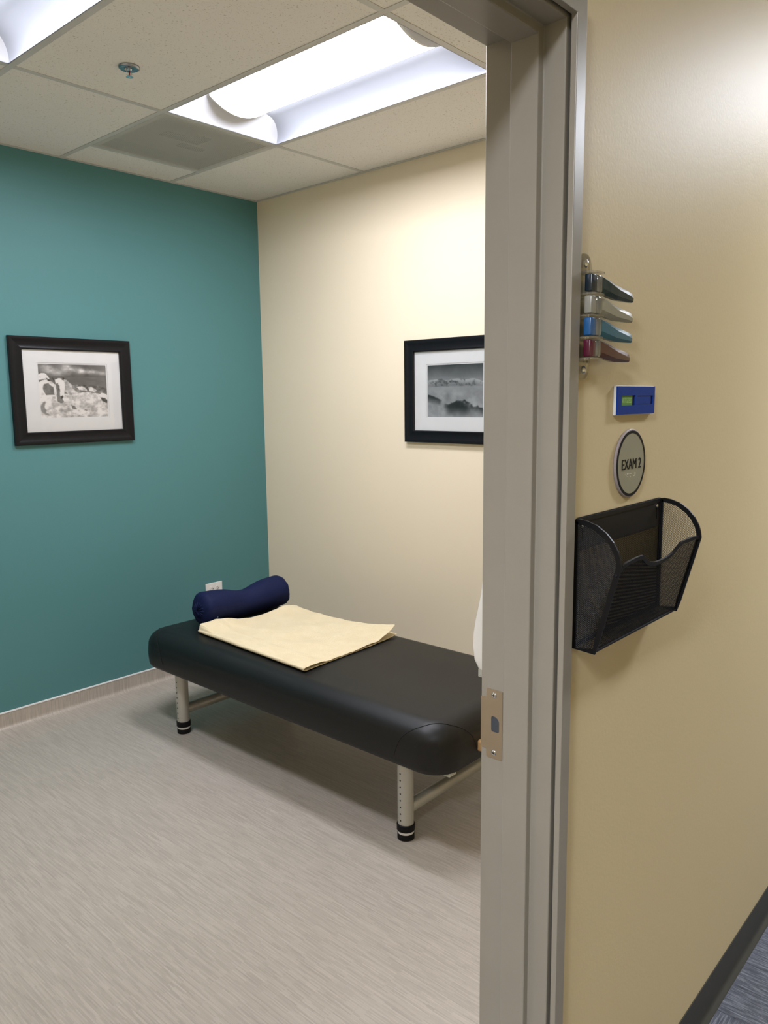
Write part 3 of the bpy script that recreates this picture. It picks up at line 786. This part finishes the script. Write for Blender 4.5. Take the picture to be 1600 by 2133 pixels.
def picture(place, org, W, Hh, fw_, mx, my, fn, label, tint):
    """place(a, d, z): a along the wall from the picture's left edge, d off the wall; z height from its bottom"""
    r = root('framed_picture', org, label, 'picture')
    prof_ = [(0, 0.0), (0, 0.018), (0.003, 0.021), (0.008, 0.0215), (0.020, 0.017), (0.040, 0.0155), (0.052, 0.020), (0.056, 0.020), (0.060, 0.016), (0.060, 0.006), (0.05, 0.0)]
    prof_ = [(a*fw_/0.060, d) for a, d in prof_]
    C = lambda i: [place(i, i, d) for i, d in ()]
    cn = [(0, 0, 1, 1), (W, 0, -1, 1), (W, Hh, -1, -1), (0, Hh, 1, -1)]
    for k in range(4):
        p, q = cn[k], cn[(k+1) % 4]
        g = G(); g.rings([[place(c[0]+c[2]*i, d, c[1]+c[3]*i) for i, d in prof_] for c in (p, q)])
        shade_auto(g.build('frame_side', M['blackwood'], r), 30)
    def rect(name, a0, a1, z0, z1, d, mat):
        return mk(name, [place(a0, d, z0), place(a1, d, z0), place(a1, d, z1), place(a0, d, z1)], [(0, 1, 2, 3)], mat, r)
    f = fw_-0.003
    g = G(); d0_, d1_ = 0.0045, 0.0065
    ox0, ox1, oz0, oz1 = fw_+mx, W-fw_-mx, fw_+my, Hh-fw_-my
    def mb(a0, a1, z0, z1):
        ps = [place(a, d, z) for a in (a0, a1) for d in (d0_, d1_) for z in (z0, z1)]
        g.add(ps, [(0, 1, 3, 2), (4, 6, 7, 5), (0, 4, 5, 1), (2, 3, 7, 6), (0, 2, 6, 4), (1, 5, 7, 3)])
    mb(f, ox0, f, Hh-f); mb(ox1, W-f, f, Hh-f); mb(ox0, ox1, f, oz0); mb(ox0, ox1, oz1, Hh-f)
    g.build('mat', M['mat'], r)
    g = G(); e = 0.007; d0_, d1_ = 0.0028, 0.0044
    mb(ox0-.004, ox0+e, oz0-.004, oz1+.004); mb(ox1-e, ox1+.004, oz0-.004, oz1+.004); mb(ox0+e, ox1-e, oz0-.004, oz0+e); mb(ox0+e, ox1-e, oz1-e, oz1+.004)
    g.build('inner_mat', M['mat'], r)
    hh, ww = 150, 180; img = fn(hh, ww)
    vs = [place(ox0+(ox1-ox0)*i/(ww-1), 0.0024, oz1-(oz1-oz0)*j/(hh-1)) for j in range(hh) for i in range(ww)]
    fs = [(j*ww+i, j*ww+i+1, (j+1)*ww+i+1, (j+1)*ww+i) for j in range(hh-1) for i in range(ww-1)]
    po = mk('print', vs, fs, print_mat(tint), r)
    ca = po.data.color_attributes.new('tone', 'FLOAT_COLOR', 'POINT')
    lin = np.where(img <= 0.04045, img/12.92, ((img+0.055)/1.055)**2.4).ravel()
    ca.data.foreach_set('color', np.stack([lin, lin, lin, np.ones_like(lin)], 1).ravel().astype(np.float32))
    rect('glass', fw_-0.004, W-fw_+0.004, fw_-0.004, Hh-fw_+0.004, 0.0085, M['glaze'])
    return r
PX0, PZ0 = -1.541, 1.380
picture(lambda a, d, z: (PX0+a, -0.002-d, PZ0+z), (PX0+0.315, 0, PZ0), 0.630, 0.520, 0.061, 0.070, 0.061, horses,
        'black framed grey print of white horses and surf on the teal wall', (1.0, 0.97, 0.95))
PY0, PZ1 = -1.166, 1.359
picture(lambda a, d, z: (-0.002-d, PY0-a, PZ1+z), (0, PY0-0.315, PZ1), 0.630, 0.520, 0.061, 0.076, 0.063, clouds,
        'black framed grey print of mountains and clouds on the cream wall', (0.95, 0.98, 1.0))

# outlet -------------------------------------------------------------------
ox, oz = -0.432, 0.466
ot = root('wall_outlet', (ox, 0, oz-0.036), 'white sideways duplex power outlet on the teal wall', 'outlet')
G().box(ox-.059, ox+.059, -.0065, -.0005, oz-.037, oz+.037, .002).build('cover_plate', plain('outlet_white', (0.83, 0.82, 0.80), 0.35), ot)
for q in (-1, 1):
    c = ox+q*.020
    f_ = shade_auto(G().lathe([(0.017, 0), (0.017, 0.0022), (0.0155, 0.003), (0.0001, 0.003)], (c, -.0060, oz), (0, -1, 0), 24).build('receptacle', plain('outlet_face', (0.70, 0.69, 0.66), 0.35), ot))
    g = G(); g.box(c-.004, c+.004, -.0095, -.0089, oz+.005, oz+.0072); g.box(c-.004, c+.004, -.0095, -.0089, oz-.0072, oz-.005)
    g.lathe([(0.0026, 0), (0.0026, 0.0006)], (c+.0095, -.0089, oz), (0, -1, 0), 12)
    g.build('slots', M['dark'], f_)

# sanitizer dispenser on the room face of the door wall ----------------------
dx0, dx1 = -1.985, -1.870
ds = root('soap_dispenser', ((dx0+dx1)/2, DR, 1.06), 'white rounded wall dispenser with a clear tray behind the door frame', 'dispenser')
pf = [(0.0, 1.085), (0.030, 1.080), (0.066, 1.082), (0.084, 1.090), (0.094, 1.106), (0.0975, 1.130), (0.0965, 1.158), (0.092, 1.185), (0.086, 1.210), (0.0805, 1.235), (0.076, 1.27), (0.070, 1.31), (0.055, 1.335), (0.0, 1.345)]
g = G()
for k, (dx, sc) in enumerate(((0, .965), (.004, .99), (.010, 1.0), (.105, 1.0), (.111, .99), (.115, .965))): pass
rs = [[(dx0+dx, DR+0.001+d*sc, 1.197+(z-1.21)*sc) for d, z in pf] for dx, sc in ((0, .955), (.003, .985), (.009, 1.0), (.106, 1.0), (.112, .985), (.115, .955))]
shade_auto(G().rings(rs).build('cover', plain('dispenser_white', (0.80, 0.78, 0.74), 0.35), ds), 40)
g = G(); g.box(dx0+.004, dx1-.004, DR+.002, DR+.086, 1.0625, 1.065, .001); g.box(dx0+.004, dx0+.007, DR+.002, DR+.086, 1.065, 1.078, .001); g.box(dx1-.007, dx1-.004, DR+.002, DR+.086, 1.065, 1.078, .001); g.box(dx0+.007, dx1-.007, DR+.083, DR+.086, 1.065, 1.069, .001)
g.build('drip_tray', plain('tray_grey', sr(170, 170, 160), 0.25), ds)

# ================================================================== WALL THINGS IN THE CORRIDOR
# mesh file holder ----------------------------------------------------------
fx0, fx1 = -2.030, -1.690
fh = root('wall_file_holder', ((fx0+fx1)/2, DW, 1.178), 'black wire mesh wall file holder with a notched front', 'file holder')
def lattice(O, U, V_, poly, pw, ph, half=0.00027):
    """diamond wire mesh clipped to a 2-D polygon in the plane O + a U + b V"""
    O = Vector(O); U = Vector(U).normalized(); V_ = Vector(V_).normalized(); N = U.cross(V_).normalized()
    g = G(); n = len(poly); ax = [p[0] for p in poly]; ay = [p[1] for p in poly]
    for sg in (-1, 1):
        d = Vector((pw, sg*ph)).normalized(); nn = Vector((-d.y, d.x))
        step = pw*ph/math.hypot(pw, ph)
        cs = [nn.x*x+nn.y*y for x, y in poly]; k0 = math.floor(min(cs)/step); k1 = math.ceil(max(cs)/step)
        for k in range(k0, k1+1):
            c = (k+0.5)*step; ts = []
            for i in range(n):
                p, q = poly[i], poly[(i+1) % n]; sp_ = nn.x*p[0]+nn.y*p[1]-c; sq = nn.x*q[0]+nn.y*q[1]-c
                if (sp_ > 0) != (sq > 0):
                    f = sp_/(sp_-sq); x = p[0]+f*(q[0]-p[0]); y = p[1]+f*(q[1]-p[1]); ts.append(d.x*x+d.y*y)
            ts.sort()
            for a, b in zip(ts[::2], ts[1::2]):
                if b-a < 0.002: continue
                D3 = U*d.x+V_*d.y; N3 = U*nn.x+V_*nn.y
                rs = [[O+D3*t+N3*(c+e*half)+N*h*half for e, h in ((-1, -1), (1, -1), (1, 1), (-1, 1))] for t in (a, b)]
                g.rings([[tuple(p) for p in r_] for r_ in rs])
    return g
zb, zt_b, zt_f = 1.178, 1.393, 1.328
yb = DW-0.003; yf_b = DW-0.040; yf_t = DW-0.075
PWm, PHm = 0.0050, 0.0032
# back: solid upper plate with key holes, mesh below
bp = round_poly([(fx0, 1.338), (fx1, 1.338), (fx1, zt_b), (fx0, zt_b)], 0.010, 4)
kh = [round_poly([(x-.0028, 1.352), (x+.0028, 1.352), (x+.0028, 1.376), (x-.0028, 1.376)], .0025, 3) for x in (fx0+.022, fx1-.022)]
bkp = extrude_poly('back_plate', [bp]+kh, lambda a, b, t: (a, t, b), DW-0.0012, DW-0.0032, M['blackmetal'], fh)
lattice((fx0, yb, zb), (1, 0, 0), (0, 0, 1), [(0, 0), (fx1-fx0, 0), (fx1-fx0, 0.162), (0, 0.162)], PWm, PHm).build('back_mesh', M['blackmetal'], fh, kind='stuff')
g = G().band([(fx0+.004, yb, zb+.003), (fx1-.004, yb, zb+.003), (fx1-.004, yb, zt_b-.005), (fx0+.004, yb, zt_b-.005)], (0, 1, 0), 0.004, 0.0016, True)
g.build('back_rim', M['blackmetal'], fh)
for x in (fx0+.022, fx1-.022):
    shade_auto(G().lathe([(0.0042, 0), (0.0040, 0.0014), (0.0022, 0.0024), (0.0001, 0.0026)], (x, DW-0.0030, 1.3785), (0, -1, 0), 14).build('screw', M['chrome'], fh))
# sides
sc_ = [(0.0, 0.0), (0.037, 0.0)]
sc_ += [(0.037+0.038*k/8, 0.145*k/8) for k in range(1, 9)]
cv = [(0.075, 0.145), (0.0735, 0.155), (0.070, 0.166), (0.062, 0.180), (0.050, 0.193), (0.035, 0.203), (0.018, 0.2085), (0.004, 0.210)]
sc_ += cv[1:]+[(0.0, 0.210)]
for x in (fx0+.0015, fx1-.0015):
    lattice((x, yb, zb), (0, -1, 0), (0, 0, 1), sc_, PWm, PHm).build('side_mesh', M['blackmetal'], fh, kind='stuff')
    out = [(x, yb-a, zb+b) for a, b in sc_]
    G().band(out, (1, 0, 0), 0.0042, 0.0018, True).build('side_rim', M['blackmetal'], fh)
# front with a dipped edge, bottom
edge = [(0.0, 0.131), (0.010, 0.142), (0.026, 0.1485), (0.076, 0.1515), (0.092, 0.147), (0.110, 0.138), (0.138, 0.1300), (0.166, 0.1280), (0.195, 0.1295), (0.220, 0.135), (0.240, 0.146), (0.255, 0.1505), (0.310, 0.1505), (0.330, 0.148), (0.340, 0.142)]
Wf = fx1-fx0; fl_ = math.hypot(0.145, 0.038); kf = fl_/0.145
poly = [(0, 0), (Wf, 0)]+[(a, b*kf) for a, b in reversed(edge)]
Uv, Vv = Vector((1, 0, 0)), Vector((0, -0.038, 0.145)).normalized()
Of = Vector((fx0, yb-0.037, zb))
lattice(Of, Uv, Vv, poly, PWm, PHm).build('front_mesh', M['blackmetal'], fh, kind='stuff')
def smooth_path(pts, n=4):
    out = []
    for i in range(len(pts)-1):
        p0 = Vector(pts[max(i-1, 0)]); p1 = Vector(pts[i]); p2 = Vector(pts[i+1]); p3 = Vector(pts[min(i+2, len(pts)-1)])
        for k in range(n):
            t = k/n
            out.append(0.5*((2*p1)+(-p0+p2)*t+(2*p0-5*p1+4*p2-p3)*t*t+(-p0+3*p1-3*p2+p3)*t**3))
    return out+[Vector(pts[-1])]
ep = smooth_path([(a, b*kf-0.003) for a, b in edge])
G().band([Of+Uv*p.x+Vv*p.y for p in ep], Uv.cross(Vv), 0.0036, 0.0016).build('front_rim', M['blackmetal'], fh)
G().band([Of+Vv*0.001, Of+Uv*Wf+Vv*0.001], Uv.cross(Vv), 0.002, 0.0018).build('lower_rim', M['blackmetal'], fh)
lattice((fx0, yb, zb+.0006), (1, 0, 0), (0, -1, 0), [(0, 0), (Wf, 0), (Wf, .037), (0, .037)], PWm, PHm).build('bottom_mesh', M['blackmetal'], fh, kind='stuff')

# round room sign -------------------------------------------------------------
cxs, czs, RS = -1.8375, 1.4680, 0.0605
sg = root('room_sign', (cxs, DW, czs-RS), 'round grey EXAM 2 room sign with a black ring', 'sign')
shade_auto(G().lathe([(RS-.001, 0.0005), (RS, 0.0015), (RS, 0.0046), (RS-.0008, 0.0052), (0.001, 0.0052)], (cxs, DW, czs), (0, -1, 0), 72).build('backing_disc', plain('sign_rim', sr(158, 148, 150), 0.4), sg), 50)
lo = [((RS-.0026)*math.cos(2*PI*k/72), (RS-.0026)*math.sin(2*PI*k/72)) for k in range(72)]
li = [((RS-.0072)*math.cos(2*PI*k/72), (RS-.0072)*math.sin(2*PI*k/72)) for k in range(72)]
extrude_poly('ring', [lo, li], lambda a, b, t: (cxs+a, DW-t, czs+b), 0.0050, 0.0062, M['blackplastic'], sg)
extrude_poly('face', [li], lambda a, b, t: (cxs+a, DW-t, czs+b), 0.0049, 0.0057, plain('sign_face', sr(150, 148, 126), 0.45), sg)
text_mesh('lettering', 'EXAM 2', cxs+0.001, czs-0.0005, DW-0.0056, 0.077, 0.0180, M['blackplastic'], sg, 0.0009, 0.0)
g = G()
cells = [(1, 5), (1, 3, 4, 6), (1,), (1, 3, 4), (), (3, 4, 5, 6), (1, 2)]
for i, dots in enumerate(cells):
    for dt in dots:
        a = cxs-0.0215+i*0.0066+(0 if dt <= 3 else 0.0024); b = czs-0.0180-((dt-1) % 3)*0.0024
        g.lathe([(0.0008, 0), (0.0006, 0.0005), (0.0001, 0.0007)], (a, DW-0.0056, b), (0, -1, 0), 8)
g.build('braille_dots', plain('braille', sr(205, 203, 185), 0.35), sg)

# blue slider sign ------------------------------------------------------------
bx0, bx1, bz0, bz1 = -1.9045, -1.7525, 1.5545, 1.6025
b_ = root('slider_sign', ((bx0+bx1)/2, DW, bz0), 'blue slider status sign showing a green tab', 'sign')
G().box(bx0-.0012, bx1+.0012, DW-.0055, DW-.0005, bz0-.0010, bz1+.0010, .001).build('backing', plain('slider_white', (0.70, 0.70, 0.68), 0.4), b_)
BLUE = plain('slider_blue', sr(8, 54, 140), 0.5, spec=0.15)
win = [(bx0+.016, bz0+.0155), (bx0+.069, bz0+.0155), (bx0+.069, bz0+.0325), (bx0+.016, bz0+.0325)]
win2 = [(bx0+.078, bz0+.0165), (bx1-.008, bz0+.0165), (bx1-.008, bz0+.0315), (bx0+.078, bz0+.0315)]
extrude_poly('front_plate', [[(bx0, bz0), (bx1, bz0), (bx1, bz1), (bx0, bz1)], win, win2], lambda a, b, t: (a, t, b), DW-.0055, DW-.0080, BLUE, b_)
G().box(bx0+.015, bx0+.061, DW-.0063, DW-.0054, bz0+.0150, bz0+.0330).build('green_tab', plain('tab_green', sr(84, 140, 48), 0.45), b_)
G().box(bx0+.061, bx0+.070, DW-.0059, DW-.0054, bz0+.0150, bz0+.0330).build('dark_gap', plain('tab_navy', sr(10, 14, 60), 0.45), b_)
G().box(bx0+.077, bx1-.016, DW-.0074, DW-.0054, bz0+.0168, bz0+.0312, .0005).build('slider', BLUE, b_)
G().box(bx1-.0165, bx1-.007, DW-.0060, DW-.0054, bz0+.016, bz0+.032).build('slot', plain('slot_navy', sr(8, 12, 70), 0.35), b_)
text_mesh('lettering', 'NITIZED', bx0+.0385, bz0+.024, DW-.0062, 0.042, 0.0085, plain('tab_text', sr(160, 190, 120), 0.5), b_, 0.0003, 0.0)

# flag signal ----------------------------------------------------------------
ACR = clear_plastic('acrylic', (0.95, 0.95, 0.93), 0.06, 0.22, 0.06, (0.8, 0.8, 0.76))
bk = root('flag_bracket', (-2.020, DW, 1.615), 'clear acrylic wall bracket holding four room status flags', 'bracket')
outl = [(-2.038, 1.622), (-2.032, 1.613), (-2.012, 1.613), (-2.002, 1.622), (-1.9985, 1.640), (-1.9985, 1.780), (-2.002, 1.794), (-2.012, 1.803), (-2.030, 1.803), (-2.038, 1.794)]
extrude_poly('back_plate', [round_poly(outl, .006, 3)], lambda a, b, t: (a, t, b), DW-.0005, DW-.0035, ACR, bk)
tz = [1.7715, 1.7395, 1.7075, 1.6750, 1.6430]
for k, z in enumerate(tz):
    tb = round_poly([(-2.052, DW-.0035), (-2.010, DW-.0035), (-2.012, DW-.034), (-2.050, DW-.034)], .006, 4)
    extrude_poly('hinge_tab', [tb], lambda a, b, t: (a, b, t), z-.0014, z+.0014, ACR, bk)
for z in (1.7885, 1.6275):
    shade_auto(G().lathe([(0.0065, 0), (0.0062, 0.0018), (0.0040, 0.0034), (0.0001, 0.0040)], (-2.019, DW-.0033, z), (0, -1, 0), 20).build('screw', M['chrome'], bk))
def flag(z0, z1, mats, label, ln):
    """rounded hinge barrel and a pointed wedge blade turned along the wall"""
    hx_, hy_ = -2.044, DW-.024
    zm = (z0+z1)/2; r = root('status_flag', (hx_, hy_, z0), label, 'flag', None)
    b0 = z0+.0018; b1 = z1-.0018
    # barrel and grip block
    g = G().box(hx_-.006, hx_+.012, hy_-.006, hy_+.006, b0, b1, .002); shade_auto(g.build('hinge_block', mats[1], r), 30)
    g = G().box(hx_+.012, hx_+.030, hy_-.0065, hy_+.0055, b0, b1, .003); shade_auto(g.build('clear_sleeve', mats[2], r), 30)
    # blade: height and thickness along its length
    tipz = b0-.0050
    st = [(0.027, b0, b1, b1-.0015, .0045), (0.036, b0-.0008, b1-.0006, b1-.0035, .0060), (0.058, b0-.0035, b1-.0036, b1-.0090, .0068),
          (0.085, b0-.0058, b1-.0090, b1-.0155, .0066), (ln-.014, tipz-.0004, tipz+.0165, tipz+.0095, .0046), (ln, tipz, tipz+.0135, tipz+.0070, .0034)]
    rs = []
    for a, lo_, hi_, rz, th in st:
        lb_ = lo_+(rz-lo_)*.34
        rs.append([(hx_+a, hy_+.004, lo_), (hx_+a, hy_-th*.35, lo_), (hx_+a, hy_-th*.92, lb_), (hx_+a, hy_-th, rz), (hx_+a, hy_-th*.30, hi_), (hx_+a, hy_+.004, hi_)])
    G().rings(rs).build('blade', mats[0], r)
    return r
def fm(nm, c, rough=0.22): return plain(nm, c, rough, spec=0.6, var=0.08)
SLV = clear_plastic('flag_sleeve', (0.72, 0.74, 0.72), 0.08, 0.3, 0.25, (0.5, 0.52, 0.5))
fl4 = [((36, 58, 62), (16, 34, 46), 'dark slate green pointed status flag, topmost in the clear bracket'),
       ((158, 156, 138), (150, 148, 138), 'pale translucent grey pointed status flag below the slate one'),
       ((58, 110, 130), (34, 92, 148), 'blue pointed status flag between the pale and the maroon ones'),
       ((92, 62, 54), (84, 20, 44), 'maroon brown pointed status flag, lowest in the clear bracket')]
for k, (c1, c2, lb) in enumerate(fl4):
    flag(tz[k+1]+.0012, tz[k]-.0012, (fm('flag_blade_%d' % k, sr(*c1)), fm('flag_hinge_%d' % k, sr(*c2)), SLV), lb, 0.146 if k < 3 else 0.139)
